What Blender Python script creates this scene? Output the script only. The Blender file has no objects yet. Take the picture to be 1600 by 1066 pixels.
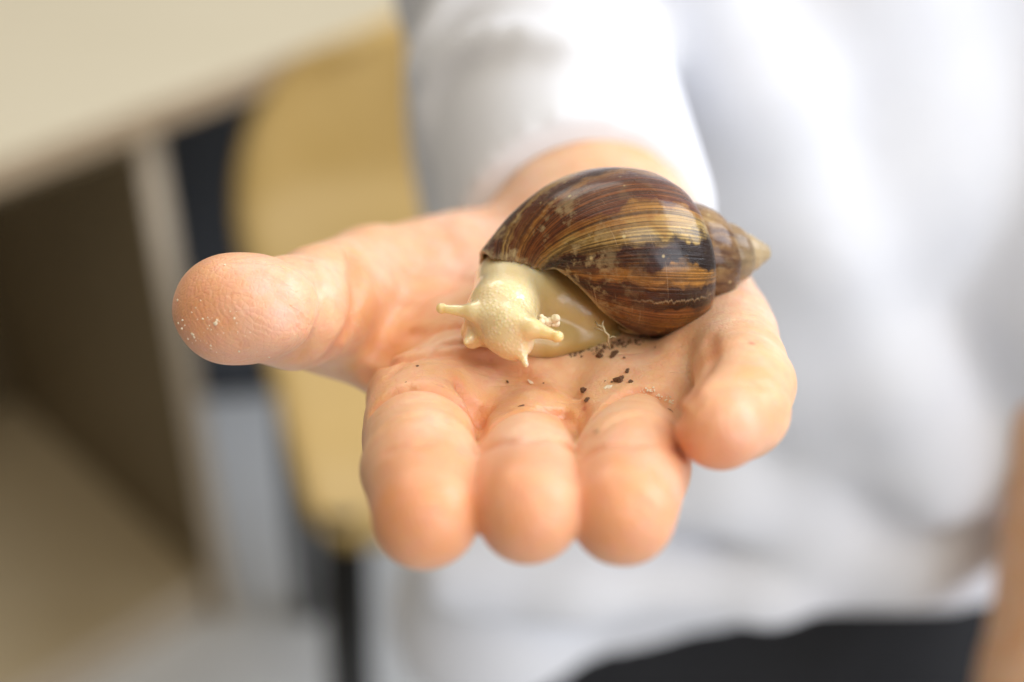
import bpy, bmesh, math, random
import numpy as np
from mathutils import Vector, Matrix

random.seed(4)
rng = np.random.default_rng(11)
S = bpy.context.scene
COL = S.collection

# ------------------------------------------------------------------ camera
PITCH = math.radians(36.0)
CAM = np.array([0.0, -0.26 * math.cos(PITCH), 0.26 * math.sin(PITCH)])
FW = np.array([0.0, math.cos(PITCH), -math.sin(PITCH)])
UP = np.array([0.0, math.sin(PITCH), math.cos(PITCH)])
FPX = 1600 * 50.0 / 36.0

cd = bpy.data.cameras.new('camera')
cam = bpy.data.objects.new('camera', cd)
COL.objects.link(cam)
cam.location = CAM
cam.rotation_euler = (math.pi / 2 - PITCH, 0, 0)
cd.lens = 50.0
cd.sensor_width = 36.0
cd.clip_start = 0.01
cd.clip_end = 60.0
cd.dof.use_dof = True
cd.dof.focus_distance = 0.252
cd.dof.aperture_fstop = 5.4
S.camera = cam


def at(px, py, t):
    """point of the place seen at photo pixel (px, py), t metres from the lens"""
    return CAM + t * (FW + np.array([(px - 800) / FPX, 0, 0]) - UP * ((py - 533) / FPX))


# ------------------------------------------------------------------ light
w = bpy.data.worlds.new('World')
S.world = w
w.use_nodes = True
w.node_tree.nodes['Background'].inputs[0].default_value = (1.0, 0.87, 0.68, 1)
w.node_tree.nodes['Background'].inputs[1].default_value = 0.21


def area(name, loc, target, sx, sy, power, col):
    l = bpy.data.lights.new(name, 'AREA')
    l.shape = 'RECTANGLE'
    l.size, l.size_y = sx, sy
    l.energy = power
    l.color = col
    o = bpy.data.objects.new(name, l)
    COL.objects.link(o)
    o.location = loc
    o.rotation_euler = (Vector(target) - Vector(loc)).to_track_quat('-Z', 'Y').to_euler()
    return o


area('window_and_fill', (1.35, -1.25, 0.55), (-0.15, 0.4, -0.4), 1.2, 1.3, 23, (0.86, 0.91, 1.0))  # added lamp to reach the cabinet shelf; the window itself is the next one
area('window_and_fill', (1.50, 0.45, 1.05), (0.0, 0.15, 0.0), 1.1, 1.2, 36, (0.86, 0.91, 1.0))
area('ceiling_fill', (-0.7, 2.3, 1.9), (-0.5, 1.5, -1.0), 1.6, 1.6, 36, (1.0, 0.93, 0.84))  # added unseen lamp, brightens the floor, cupboard and table
area('ceiling_fill', (0.5, -0.9, 1.6), (-0.4, 0.7, -0.8), 0.9, 0.9, 16, (1.0, 0.92, 0.80))  # added unseen lamp, placed so its light falls into the cabinet
area('ceiling_fill', (0.2, 0.5, 2.0), (0.0, 0.6, 0), 2.4, 2.4, 14, (1.0, 0.92, 0.78))

S.view_settings.view_transform = 'Standard'
S.view_settings.look = 'None'
S.view_settings.exposure = -0.03
S.view_settings.gamma = 1.0
S.cycles.use_denoising = True


# ------------------------------------------------------------------ helpers
def tag(o, label=None, cat=None, group=None, kind=None):
    if label: o['label'] = label
    if cat: o['category'] = cat
    if group: o['group'] = group
    if kind: o['kind'] = kind
    return o


def empty(name, loc):
    o = bpy.data.objects.new(name, None)
    COL.objects.link(o)
    o.location = loc
    o.empty_display_size = 0.01
    return o


def link_mesh(name, me, mat, parent=None, smooth=True):
    o = bpy.data.objects.new(name, me)
    COL.objects.link(o)
    if mat: me.materials.append(mat)
    if smooth:
        me.polygons.foreach_set('use_smooth', np.ones(len(me.polygons), bool))
    if parent is not None:
        o.parent = parent
        o.matrix_parent_inverse = Matrix.Translation(-Vector(parent.location))
    return o


def mesh_np(name, V, Q):
    me = bpy.data.meshes.new(name)
    V = np.asarray(V, np.float32)
    Q = np.asarray(Q, np.int32)
    n = Q.shape[1]
    me.vertices.add(len(V))
    me.vertices.foreach_set('co', V.ravel())
    me.loops.add(Q.size)
    me.loops.foreach_set('vertex_index', Q.ravel())
    me.polygons.add(len(Q))
    me.polygons.foreach_set('loop_start', np.arange(0, Q.size, n, dtype=np.int32))
    me.polygons.foreach_set('loop_total', np.full(len(Q), n, np.int32))
    me.update()
    me.validate()
    return me


def attr(me, name, vals):
    a = me.attributes.new(name, 'FLOAT', 'POINT')
    a.data.foreach_set('value', np.asarray(vals, np.float32))


# ---- signed distance modelling -------------------------------------------
def smin(a, b, k):
    h = np.maximum(k - np.abs(a - b), 0) / k
    return np.minimum(a, b) - h * h * k * 0.25


def smax(a, b, k):
    return -smin(-a, -b, k)


def axis_lin(breaks):
    """breaks: [(start, step), ..., (end, None)] -> non-uniform coordinates"""
    out = []
    for (a, s), (b, _) in zip(breaks[:-1], breaks[1:]):
        n = max(1, int(round((b - a) / s)))
        out.append(np.linspace(a, b, n, endpoint=False))
    out.append([breaks[-1][0]])
    return np.concatenate(out).astype(np.float32)


class Field:
    def __init__(self, xs, ys, zs):
        self.x, self.y, self.z = xs, ys, zs
        self.f = np.full((len(xs), len(ys), len(zs)), 9.0, np.float32)

    def like(self):
        return Field(self.x, self.y, self.z)

    def sub(self, lo, hi):
        s = []
        for c, a, b in zip((self.x, self.y, self.z), lo, hi):
            i = max(0, np.searchsorted(c, a) - 1)
            j = min(len(c), np.searchsorted(c, b) + 1)
            s.append(slice(i, max(i, j)))
        s = tuple(s)
        P = (self.x[s[0]][:, None, None], self.y[s[1]][None, :, None], self.z[s[2]][None, None, :])
        return s, P

    def rc(self, a, b, ra, rb, k, n=None, fl=1.0, m=0.004, op='add'):
        a = np.asarray(a, np.float32); b = np.asarray(b, np.float32)
        R = max(ra, rb) + k + m
        s, (X, Y, Z) = self.sub(np.minimum(a, b) - R, np.maximum(a, b) + R)
        d = b - a
        px, py, pz = X - a[0], Y - a[1], Z - a[2]
        if n is not None:
            n = np.asarray(n, np.float32); n = n / np.linalg.norm(n)
            q = (px * n[0] + py * n[1] + pz * n[2]) * (fl - 1)
            px, py, pz = px + q * n[0], py + q * n[1], pz + q * n[2]
            q = float(d @ n) * (fl - 1)
            d = d + q * n
        L = float(d @ d) + 1e-12
        h = np.clip((px * d[0] + py * d[1] + pz * d[2]) / L, 0, 1)
        D = np.sqrt((px - h * d[0]) ** 2 + (py - h * d[1]) ** 2 + (pz - h * d[2]) ** 2) - (ra + (rb - ra) * h)
        self._op(s, D, k, op)

    def ell(self, c, r, k, rot=None, m=0.004, op='add'):
        c = np.asarray(c, np.float32); r = np.asarray(r, np.float32)
        R = r.max() + k + m
        s, (X, Y, Z) = self.sub(c - R, c + R)
        p = [X - c[0], Y - c[1], Z - c[2]]
        if rot is not None:
            M = np.asarray(rot, np.float32)
            p = [M[i, 0] * p[0] + M[i, 1] * p[1] + M[i, 2] * p[2] for i in range(3)]
        k0 = np.sqrt(sum((p[i] / r[i]) ** 2 for i in range(3)))
        k1 = np.sqrt(sum((p[i] / r[i] ** 2) ** 2 for i in range(3))) + 1e-9
        self._op(s, k0 * (k0 - 1) / k1, k, op)

    def _op(self, s, D, k, op):
        if op == 'add':
            self.f[s] = smin(self.f[s], D, k)
        else:
            self.f[s] = smax(self.f[s], -D, k)

    def merge(self, o, k):
        self.f = smin(self.f, o.f, k)

    def groove(self, pts, depth, wid):
        """a soft furrow along a polyline (negative depth = ridge)"""
        pts = [np.asarray(p, np.float32) for p in pts]
        R = wid * 3.2
        A = np.min(pts, 0) - R; B = np.max(pts, 0) + R
        s, (X, Y, Z) = self.sub(A, B)
        best = None
        for a, b in zip(pts[:-1], pts[1:]):
            d = b - a
            px, py, pz = X - a[0], Y - a[1], Z - a[2]
            h = np.clip((px * d[0] + py * d[1] + pz * d[2]) / (float(d @ d) + 1e-12), 0, 1)
            D = (px - h * d[0]) ** 2 + (py - h * d[1]) ** 2 + (pz - h * d[2]) ** 2
            best = D if best is None else np.minimum(best, D)
        self.f[s] += depth * np.exp(-best / (wid * wid))

    def surf(self):
        f = self.f
        ins = f < 0
        nx, ny, nz = f.shape
        c = np.zeros((nx - 1, ny - 1, nz - 1), np.int8)
        for i in (0, 1):
            for j in (0, 1):
                for k in (0, 1):
                    c += ins[i:nx - 1 + i, j:ny - 1 + j, k:nz - 1 + k]
        I, J, K = np.nonzero((c > 0) & (c < 8))
        idx = np.full(c.shape, -1, np.int32)
        idx[I, J, K] = np.arange(len(I))
        acc = np.zeros((len(I), 3)); cnt = np.zeros(len(I))
        corners = [(i, j, k) for i in (0, 1) for j in (0, 1) for k in (0, 1)]
        for a in corners:
            for ax in range(3):
                if a[ax]: continue
                b = list(a); b[ax] = 1
                fa = f[I + a[0], J + a[1], K + a[2]]; fb = f[I + b[0], J + b[1], K + b[2]]
                m = (fa < 0) != (fb < 0)
                t = np.where(m, fa / np.where(m, fa - fb, 1), 0)
                pa = np.stack([self.x[I + a[0]], self.y[J + a[1]], self.z[K + a[2]]], 1)
                pb = np.stack([self.x[I + b[0]], self.y[J + b[1]], self.z[K + b[2]]], 1)
                acc += m[:, None] * (pa + (pb - pa) * t[:, None]); cnt += m
        V = acc / cnt[:, None]
        quads = []
        for ax in range(3):
            sl0 = [slice(None)] * 3; sl1 = [slice(None)] * 3
            sl0[ax] = slice(0, -1); sl1[ax] = slice(1, None)
            A, B = ins[tuple(sl0)], ins[tuple(sl1)]
            e = A != B
            i, j, k = np.nonzero(e)
            o = [q for q in range(3) if q != ax]
            P = [i, j, k]
            ok = np.ones(len(i), bool)
            for q in o:
                ok &= (P[q] > 0) & (P[q] < f.shape[q] - 1)
            P = [p[ok] for p in P]
            fl = A[P[0], P[1], P[2]]
            def cell(d0, d1):
                q = [p.copy() for p in P]
                q[o[0]] -= d0; q[o[1]] -= d1
                return idx[q[0], q[1], q[2]]
            Q = np.stack([cell(1, 1), cell(0, 1), cell(0, 0), cell(1, 0)], 1)
            flip = fl if ax != 1 else ~fl
            Q[~flip] = Q[~flip][:, ::-1]
            quads.append(Q)
        return V, np.concatenate(quads)


def vnoise(V, scale, seed, octv=3):
    """cheap smooth noise from rotated sines, about -1..1"""
    r = np.random.default_rng(seed)
    out = np.zeros(len(V)); amp = 1.0; tot = 0
    for o in range(octv):
        for _ in range(4):
            d = r.normal(size=3); d /= np.linalg.norm(d)
            d2 = r.normal(size=3); d2 /= np.linalg.norm(d2)
            out += amp * np.sin(V @ d * scale * 6.283 + r.uniform(0, 6.28) + 1.3 * np.sin(V @ d2 * scale * 4.1 + r.uniform(0, 6.28)))
        tot += amp * 2.4
        amp *= 0.55; scale *= 2.1
    return out / tot


# ---- materials ------------------------------------------------------------
class N:
    def __init__(self, name):
        self.m = bpy.data.materials.new(name)
        self.m.use_nodes = True
        self.t = self.m.node_tree
        self.b = self.t.nodes['Principled BSDF']

    def node(self, typ, **kw):
        n = self.t.nodes.new(typ)
        ins = kw.pop('ins', {})
        for k, v in kw.items(): setattr(n, k, v)
        for k, v in ins.items(): self.set(n, k, v)
        return n

    def set(self, n, k, v):
        if isinstance(v, bpy.types.NodeSocket): self.t.links.new(v, n.inputs[k])
        elif isinstance(v, bpy.types.Node): self.t.links.new(v.outputs[0], n.inputs[k])
        else: n.inputs[k].default_value = v

    def p(self, **kw):
        for k, v in kw.items(): self.set(self.b, k.replace('_', ' '), v)
        return self

    def math(self, op, a, b=0.0, c=None, clamp=False):
        n = self.node('ShaderNodeMath', operation=op, use_clamp=clamp)
        self.set(n, 0, a); self.set(n, 1, b)
        if c is not None: self.set(n, 2, c)
        return n.outputs[0]

    def mix(self, fac, a, b, mode='MIX'):
        n = self.node('ShaderNodeMix', data_type='RGBA', blend_type=mode)
        for i, v in ((0, fac), (6, a), (7, b)): self.set(n, i, v)
        return n.outputs[2]

    def ramp(self, fac, stops, interp='LINEAR'):
        n = self.node('ShaderNodeValToRGB')
        n.color_ramp.interpolation = interp
        e = n.color_ramp.elements
        while len(e) < len(stops): e.new(0.5)
        for el, (p, c) in zip(e, stops):
            el.position = p
            el.color = (c, c, c, 1) if isinstance(c, (int, float)) else (*c, 1)
        self.set(n, 0, fac)
        return n.outputs[0]

    def noise(self, vec, scale, detail=3, rough=0.5, dist=0.0):
        n = self.node('ShaderNodeTexNoise', ins={'Scale': scale, 'Detail': detail, 'Roughness': rough, 'Distortion': dist})
        if vec is not None: self.set(n, 'Vector', vec)
        return n.outputs[0]

    def coord(self):
        return self.node('ShaderNodeTexCoord').outputs['Object']

    def attr(self, name):
        return self.node('ShaderNodeAttribute', attribute_name=name).outputs['Fac']

    def bump(self, h, dist, strength=1.0, prev=None):
        n = self.node('ShaderNodeBump', ins={'Height': h, 'Distance': dist, 'Strength': strength})
        if prev is not None: self.set(n, 'Normal', prev)
        return n.outputs[0]


def mat_skin():
    n = N('skin')
    c = n.coord()
    blush, warm_bounce = n.attr('blush'), n.attr('warm_bounce')
    big = n.noise(c, 85, 4, 0.6)
    col = n.mix(n.ramp(big, [(0.35, 0.0), (0.68, 1.0)]), (0.74, 0.40, 0.170, 1), (0.81, 0.54, 0.345, 1))
    col = n.mix(n.math('MULTIPLY', blush, 0.85), col, (0.76, 0.285, 0.115, 1))
    col = n.mix(n.math('MULTIPLY', warm_bounce, 0.75), col, (0.75, 0.33, 0.12, 1))
    col = n.mix(n.math('MULTIPLY', n.attr('crease'), 0.62), col, (0.68, 0.235, 0.085, 1))
    col = n.mix(n.math('MULTIPLY', n.attr('pink'), n.ramp(n.noise(c, 190, 3), [(0.30, 0.25), (0.62, 0.95)])), col, (0.82, 0.53, 0.45, 1))
    mott = n.noise(c, 420, 4, 0.6)
    col = n.mix(n.ramp(mott, [(0.42, 0.0), (0.72, 0.5)]), col, (0.76, 0.33, 0.22, 1))
    red = n.node('ShaderNodeTexVoronoi', ins={'Vector': c, 'Scale': 70.0, 'Randomness': 1.0}).outputs[0]
    col = n.mix(n.ramp(red, [(0.02, 0.7), (0.06, 0.0)]), col, (0.55, 0.16, 0.09, 1))
    # relief: flexure lines, pore cells and the ridges of the prints
    vor = n.node('ShaderNodeTexVoronoi', feature='DISTANCE_TO_EDGE', ins={'Vector': c, 'Scale': 900.0}).outputs[0]
    cell = n.ramp(vor, [(0.0, 0.0), (0.18, 1.0)])
    mp = n.node('ShaderNodeMapping', ins={'Vector': c, 'Rotation': (0.5, 0.6, 0.9)})
    wav = n.node('ShaderNodeTexWave', wave_type='BANDS', bands_direction='X',
                 ins={'Vector': mp.outputs[0], 'Scale': 430.0, 'Distortion': 7.0, 'Detail': 2.0, 'Detail Scale': 0.25}).outputs[1]
    pm = n.attr('print')
    h1 = n.bump(cell, 0.00006, 0.55)
    h2 = n.bump(n.math('MULTIPLY', wav, pm), 0.00006, 0.45, h1)
    h3 = n.bump(n.noise(c, 260, 4, 0.6), 0.0005, 0.5, h2)
    # long soft flexure wrinkles across the palm
    mw = n.node('ShaderNodeMapping', ins={'Vector': c, 'Rotation': (0.0, 0.0, 0.5), 'Scale': (70.0, 330.0, 120.0)})
    wr = n.noise(mw.outputs[0], 1.0, 3, 0.55, 0.4)
    h3 = n.bump(n.ramp(wr, [(0.30, 0.0), (0.42, 1.0)]), 0.00030, 0.6, h3)
    rough = n.math('ADD', n.math('MULTIPLY', n.noise(c, 300, 3), 0.22), 0.37)
    n.p(Base_Color=col, Roughness=rough, Normal=h3, Coat_Weight=0.20, Coat_Roughness=0.36, Subsurface_Weight=0.42, Subsurface_Scale=0.0026,
        Subsurface_Radius=(1.0, 0.36, 0.14), Specular_IOR_Level=0.5)
    n.b.inputs['Sheen Weight'].default_value = 0.06
    return n.m


def mat_snail():
    n = N('snail_flesh')
    c = n.coord()
    vor = n.node('ShaderNodeTexVoronoi', feature='SMOOTH_F1', ins={'Vector': c, 'Scale': 1450.0, 'Smoothness': 0.25}).outputs[0]
    bumpm = n.attr('pebble')
    foot = n.attr('foot')
    col = n.mix(n.noise(c, 160, 3), (0.68, 0.53, 0.26, 1), (0.80, 0.69, 0.43, 1))
    col = n.mix(n.math('MULTIPLY', n.ramp(vor, [(0.1, 1.0), (0.55, 0.0)]), n.math('MULTIPLY', bumpm, 0.5)), col, (0.88, 0.78, 0.52, 1))
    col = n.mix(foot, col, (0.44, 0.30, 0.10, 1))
    col = n.mix(n.attr('eye'), col, (0.62, 0.36, 0.10, 1))
    col = n.mix(n.attr('lip'), col, (0.85, 0.62, 0.42, 1))
    h = n.bump(n.math('MULTIPLY', n.ramp(vor, [(0.0, 1.0), (0.6, 0.0)]), bumpm), 0.00022, 0.8)
    h = n.bump(n.noise(c, 500, 3), 0.0003, 0.3, h)
    n.p(Base_Color=col, Roughness=0.30, Normal=h, Subsurface_Weight=0.85, Subsurface_Scale=0.0045,
        Subsurface_Radius=(1.0, 0.75, 0.32), Coat_Weight=n.math('SUBTRACT', 0.7, n.math('MULTIPLY', foot, 0.65)), Coat_Roughness=0.10)
    return n.m


def mat_shell():
    n = N('shell')
    c = n.coord()
    uv = n.node('ShaderNodeUVMap', uv_map='UVMap').outputs[0]
    sep = n.node('ShaderNodeSeparateXYZ', ins={0: uv})
    u, v = sep.outputs[0], sep.outputs[1]          # u: turns grown, v: suture (0) to base (1)
    warp = n.noise(c, 130, 4, 0.6)
    uw = n.math('ADD', u, n.math('MULTIPLY', n.math('SUBTRACT', warp, 0.5), 0.10))

    def growth(fu, fv, detail, seed, src):
        x = n.math('MULTIPLY', src, fu)
        y = n.math('ADD', n.math('MULTIPLY', v, fv), seed)
        vec = n.node('ShaderNodeCombineXYZ', ins={0: x, 1: y, 2: seed})
        return n.noise(vec, 1.0, detail, 0.6)
    flame = growth(7.0, 1.6, 4, 3.7, uw)           # broad flames along the growth lines
    streak = growth(46.0, 1.3, 3, 8.1, uw)
    fine = growth(260.0, 1.2, 3, 1.3, u)
    f = n.math('ADD', n.math('MULTIPLY', flame, 0.75), n.math('MULTIPLY', streak, 0.30))
    # the sequence of bands laid down through the last whorl
    q = n.math('ADD', uw, n.math('MULTIPLY', n.math('SUBTRACT', streak, 0.5), 0.045))
    q = n.math('ADD', q, n.math('MULTIPLY', n.math('SUBTRACT', flame, 0.5), 0.16))
    q = n.math('DIVIDE', n.math('ADD', q, 0.92), 0.80)
    blk, drk, che, chl, och, yel = (.008, .005, .005), (.024, .008, .004), (.125, .028, .008), (.24, .080, .019), (.44, .20, .036), (.64, .42, .12)
    bands = n.ramp(q, [(0.0, drk), (0.10, drk), (0.17, che), (0.235, drk), (0.27, och), (0.315, chl), (0.335, blk), (0.38, drk), (0.41, och), (0.43, blk),
                       (0.475, drk), (0.50, yel), (0.535, och), (0.57, che), (0.62, chl), (0.66, che), (0.69, och), (0.71, drk), (0.755, che), (0.775, yel), (0.80, drk), (0.90, che)])
    # away from the spire the bands melt into purple chestnut
    mellow = n.ramp(f, [(0.38, (0.014, 0.005, 0.003)), (0.48, (0.095, 0.021, 0.007)), (0.58, (0.21, 0.062, 0.016)), (0.70, (0.38, 0.18, 0.045))])
    vm = n.ramp(n.math('ADD', v, n.math('MULTIPLY', n.math('SUBTRACT', warp, 0.5), 0.35)), [(0.42, 0.06), (0.70, 0.5)])
    body = n.mix(vm, bands, mellow)
    body = n.mix(n.ramp(fine, [(0.38, 0.75), (0.58, 0.0)]), body, (0.014, 0.006, 0.004, 1))
    body = n.mix(n.ramp(fine, [(0.62, 0.0), (0.75, 0.22)]), body, (0.34, 0.19, 0.07, 1))
    # the young whorls are paler
    spire = n.ramp(f, [(0.40, (0.022, 0.009, 0.005)), (0.49, (0.105, 0.045, 0.016)), (0.56, (0.20, 0.105, 0.038)), (0.66, (0.40, 0.25, 0.10))])
    age = n.attr('age')
    col = n.mix(n.ramp(age, [(0.78, 1.0), (0.87, 0.0)]), body, spire)
    col = n.mix(n.ramp(age, [(0.48, 1.0), (0.66, 0.0)]), col, (0.52, 0.39, 0.22, 1))
    col = n.mix(n.ramp(v, [(0.10, 0.85), (0.15, 0.0)]), col, (0.035, 0.017, 0.008, 1))
    # rubbed and dusty places, scratches across the growth lines
    dust = n.noise(c, 210, 6, 0.68)
    dmask = n.math('MULTIPLY', n.ramp(dust, [(0.53, 0.0), (0.63, 0.8)]), n.attr('worn'))
    col = n.mix(dmask, col, (0.42, 0.31, 0.15, 1))
    cross = growth(6.0, 150.0, 2, 5.5, u)
    smask = n.math('MULTIPLY', n.ramp(cross, [(0.66, 0.0), (0.72, 0.55)]), n.ramp(n.noise(c, 120, 2), [(0.45, 0.0), (0.6, 1.0)]))
    col = n.mix(smask, col, (0.46, 0.33, 0.20, 1))
    col = n.mix(n.attr('lipedge'), col, (0.50, 0.38, 0.20, 1))
    jag = growth(0.0, 60.0, 4, 2.2, u)
    du = n.math('ABSOLUTE', n.math('ADD', n.math('ADD', u, 0.625), n.math('ADD', n.math('MULTIPLY', n.math('SUBTRACT', jag, 0.5), 0.030), n.math('MULTIPLY', v, 0.035))))
    crk = n.math('MULTIPLY', n.ramp(du, [(0.0008, 0.85), (0.0026, 0.0)]), n.ramp(v, [(0.12, 0.3), (0.2, 1.0), (0.60, 1.0), (0.68, 0.0)]))
    col = n.mix(n.math('MULTIPLY', crk, n.ramp(warp, [(0.40, 0.25), (0.58, 0.9)])), col, (0.50, 0.33, 0.17, 1))
    spk = n.node('ShaderNodeTexVoronoi', ins={'Vector': c, 'Scale': 330.0}).outputs[0]
    spk = n.math('MULTIPLY', n.ramp(spk, [(0.06, 0.8), (0.14, 0.0)]), n.ramp(n.noise(c, 150, 2), [(0.46, 0.0), (0.54, 1.0)]))
    col = n.mix(spk, col, (0.55, 0.43, 0.20, 1))
    h = n.bump(fine, 0.00035, 0.8)
    h = n.bump(n.noise(c, 900, 3, 0.6), 0.00025, 0.5, h)
    h = n.bump(crk, 0.0004, 0.8, h)
    h = n.bump(streak, 0.0006, 0.35, h)
    h = n.bump(dust, 0.0004, 0.22, h)
    rough = n.math('ADD', n.math('MULTIPLY', dmask, 0.35), n.math('ADD', n.math('MULTIPLY', n.noise(c, 260, 4, 0.65), 0.5), 0.06))
    n.p(Base_Color=col, Roughness=rough, Normal=h, Coat_Weight=0.5, Coat_Roughness=n.math('ADD', n.math('MULTIPLY', n.noise(c, 330, 4, 0.65), 0.30), 0.02), Specular_IOR_Level=0.2)
    return n.m


def mat_plain(name, col, col2, scale, rough=0.6, bump=0.0, bscale=None, **kw):
    n = N(name)
    c = n.coord()
    x = n.noise(c, scale, 4, 0.6)
    h = n.bump(n.noise(c, bscale or scale * 4, 4, 0.6), bump, 0.5) if bump else None
    n.p(Base_Color=n.mix(n.ramp(x, [(0.3, 0.0), (0.7, 1.0)]), (*col, 1), (*col2, 1)), Roughness=rough, **kw)
    if h is not None: n.p(Normal=h)
    return n.m


def mat_wood(name, col, col2, axis_scale, rough=0.45):
    n = N(name)
    mp = n.node('ShaderNodeMapping', ins={'Vector': n.coord(), 'Scale': axis_scale})
    x = n.noise(mp.outputs[0], 1.0, 5, 0.6, 0.6)
    n.p(Base_Color=n.mix(n.ramp(x, [(0.3, 0.0), (0.7, 1.0)]), (*col, 1), (*col2, 1)), Roughness=rough)
    return n.m


M_skin, M_snail, M_shell = mat_skin(), mat_snail(), mat_shell()
M_shirt = mat_plain('white_cotton', (0.76, 0.775, 0.83), (0.80, 0.815, 0.86), 30, 0.85, 0.0006, 900)
M_trouser = mat_plain('dark_cloth', (0.010, 0.0105, 0.013), (0.014, 0.0145, 0.018), 40, 0.95, 0.001, 600)
M_table = mat_wood('pale_laminate', (0.60, 0.55, 0.42), (0.64, 0.59, 0.46), (4, 40, 40), 0.4)
M_edge = mat_plain('edge_strip', (0.42, 0.32, 0.21), (0.46, 0.36, 0.25), 20, 0.5)
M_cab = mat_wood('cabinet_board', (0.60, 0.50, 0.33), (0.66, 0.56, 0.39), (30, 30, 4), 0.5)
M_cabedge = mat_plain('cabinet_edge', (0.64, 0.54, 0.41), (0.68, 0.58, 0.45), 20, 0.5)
M_shelflit = mat_wood('cabinet_board_lit', (0.68, 0.55, 0.34), (0.74, 0.61, 0.40), (6, 40, 40), 0.5)  # cabinet board made paler: the light on the shelf is in the colour
M_cabshade = mat_wood('cabinet_board_shaded', (0.20, 0.155, 0.09), (0.25, 0.195, 0.12), (30, 30, 4), 0.5)  # cabinet board made darker: the shade inside is painted into the colour
M_chair = mat_wood('ochre_shell', (0.56, 0.38, 0.125), (0.62, 0.43, 0.16), (6, 40, 6), 0.42)
M_black = mat_plain('black_metal', (0.006, 0.006, 0.007), (0.010, 0.010, 0.010), 30, 0.4)
M_dark = mat_plain('slate_panel', (0.060, 0.067, 0.082), (0.072, 0.080, 0.096), 8, 0.6)
M_floor = mat_plain('grey_lino', (0.80, 0.82, 0.84), (0.86, 0.88, 0.89), 9, 0.35)
M_soil = mat_plain('soil', (0.06, 0.026, 0.012), (0.22, 0.105, 0.045), 900, 0.7, 0.0003, 2500)
M_flake = mat_plain('pale_flake', (0.75, 0.62, 0.42), (0.85, 0.75, 0.58), 600, 0.6)
M_crumb = mat_plain('pale_crumb', (0.70, 0.58, 0.36), (0.84, 0.74, 0.54), 700, 0.55, 0.0004, 1500)
M_root = mat_plain('dry_root', (0.34, 0.27, 0.15), (0.48, 0.40, 0.25), 900, 0.8)
M_nail = mat_plain('nail', (0.78, 0.52, 0.42), (0.82, 0.58, 0.48), 300, 0.3)

FLOOR_Z = -1.09
# ================================================================== setting
def box_bm(bm, c, size, rotz=0.0, bev=0.0):
    r = bmesh.ops.create_cube(bm, size=1.0)
    vs = r['verts']
    bmesh.ops.scale(bm, vec=size, verts=vs)
    if bev:
        es = list({e for v in vs for e in v.link_edges})
        rb = bmesh.ops.bevel(bm, geom=es, offset=bev, segments=2, affect='EDGES', profile=0.5)
        vs = list({v for v in rb['verts']} | {v for v in vs if v.is_valid})
    bmesh.ops.rotate(bm, cent=(0, 0, 0), matrix=Matrix.Rotation(rotz, 3, 'Z'), verts=vs)
    bmesh.ops.translate(bm, vec=c, verts=vs)


def boxes(name, lst, mat, parent=None, bev=0.002):
    bm = bmesh.new()
    for c, s, r in lst: box_bm(bm, c, s, r, bev)
    me = bpy.data.meshes.new(name)
    bm.to_mesh(me); bm.free()
    return link_mesh(name, me, mat, parent, smooth=False)


fl = boxes('floor', [((0, 2.0, FLOOR_Z - 0.05), (14, 14, 0.1), 0)], M_floor, bev=0)
tag(fl, 'pale grey smooth floor of the room', kind='structure')

E = np.array([0.725, 0.685]); E /= np.linalg.norm(E)     # along the table edge, away to the right
NN = np.array([E[1], -E[0]])                             # out of the table edge towards the child
ANG = math.atan2(E[1], E[0])
P0 = np.array([-0.215, 0.983])                            # a point on the edge


def tp(s, d, z):
    q = P0 + E * s - NN * d
    return (q[0], q[1], z)


tb = tag(empty('table', tp(0.1, 0.35, FLOOR_Z)), 'pale wooden table with a straight edge over the open cabinet', 'table')
boxes('tabletop', [(tp(0.1, 0.452, -0.4125), (1.9, 0.90, 0.026), ANG)], M_table, tb, 0.003)
boxes('edge_strip', [(tp(0.1, 0.001, -0.4125), (1.9, 0.004, 0.025), ANG)], M_edge, tb, 0.001)
for s in (-0.78, 0.98):
    for d in (0.06, 0.84):
        boxes('leg', [(tp(s, d, (FLOOR_Z - 0.4265) / 2), (0.045, 0.045, -0.4265 - FLOOR_Z), ANG)], M_cab, tb, 0.003)

cb = tag(empty('cabinet', tp(-0.42, 0.28, FLOOR_Z)), 'open fronted beige wooden cabinet with a dark inside under the table', 'cabinet')
CT, CB = -0.445, FLOOR_Z
XR = -0.108
pan = boxes('side_panel', [(tp(XR, 0.30, (CT + CB) / 2), (0.022, 0.48, CT - CB), ANG)], M_cabshade, cb)
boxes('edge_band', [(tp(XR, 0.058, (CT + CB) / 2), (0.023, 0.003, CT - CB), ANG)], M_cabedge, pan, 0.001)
boxes('side_panel', [(tp(XR - 0.80, 0.30, (CT + CB) / 2), (0.022, 0.48, CT - CB), ANG)], M_cabshade, cb)
boxes('top_board', [(tp(XR - 0.40, 0.30, CT - 0.012), (0.776, 0.478, 0.022), ANG)], M_cabshade, cb)
boxes('back_panel', [(tp(XR - 0.40, 0.532, (CT + CB) / 2), (0.776, 0.010, CT - CB - 0.05), ANG)], M_cabshade, cb)
sh = boxes('shelf', [(tp(XR - 0.40, 0.30, CB + 0.05), (0.776, 0.45, 0.022), ANG)], M_shelflit, cb)
boxes('edge_band', [(tp(XR - 0.40, 0.0725, CB + 0.05), (0.776, 0.003, 0.0215), ANG)], M_cabedge, sh, 0.001)
boxes('plinth', [(tp(XR - 0.40, 0.085, CB + 0.0195), (0.776, 0.014, 0.039), ANG)], M_cabedge, cb)

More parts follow.
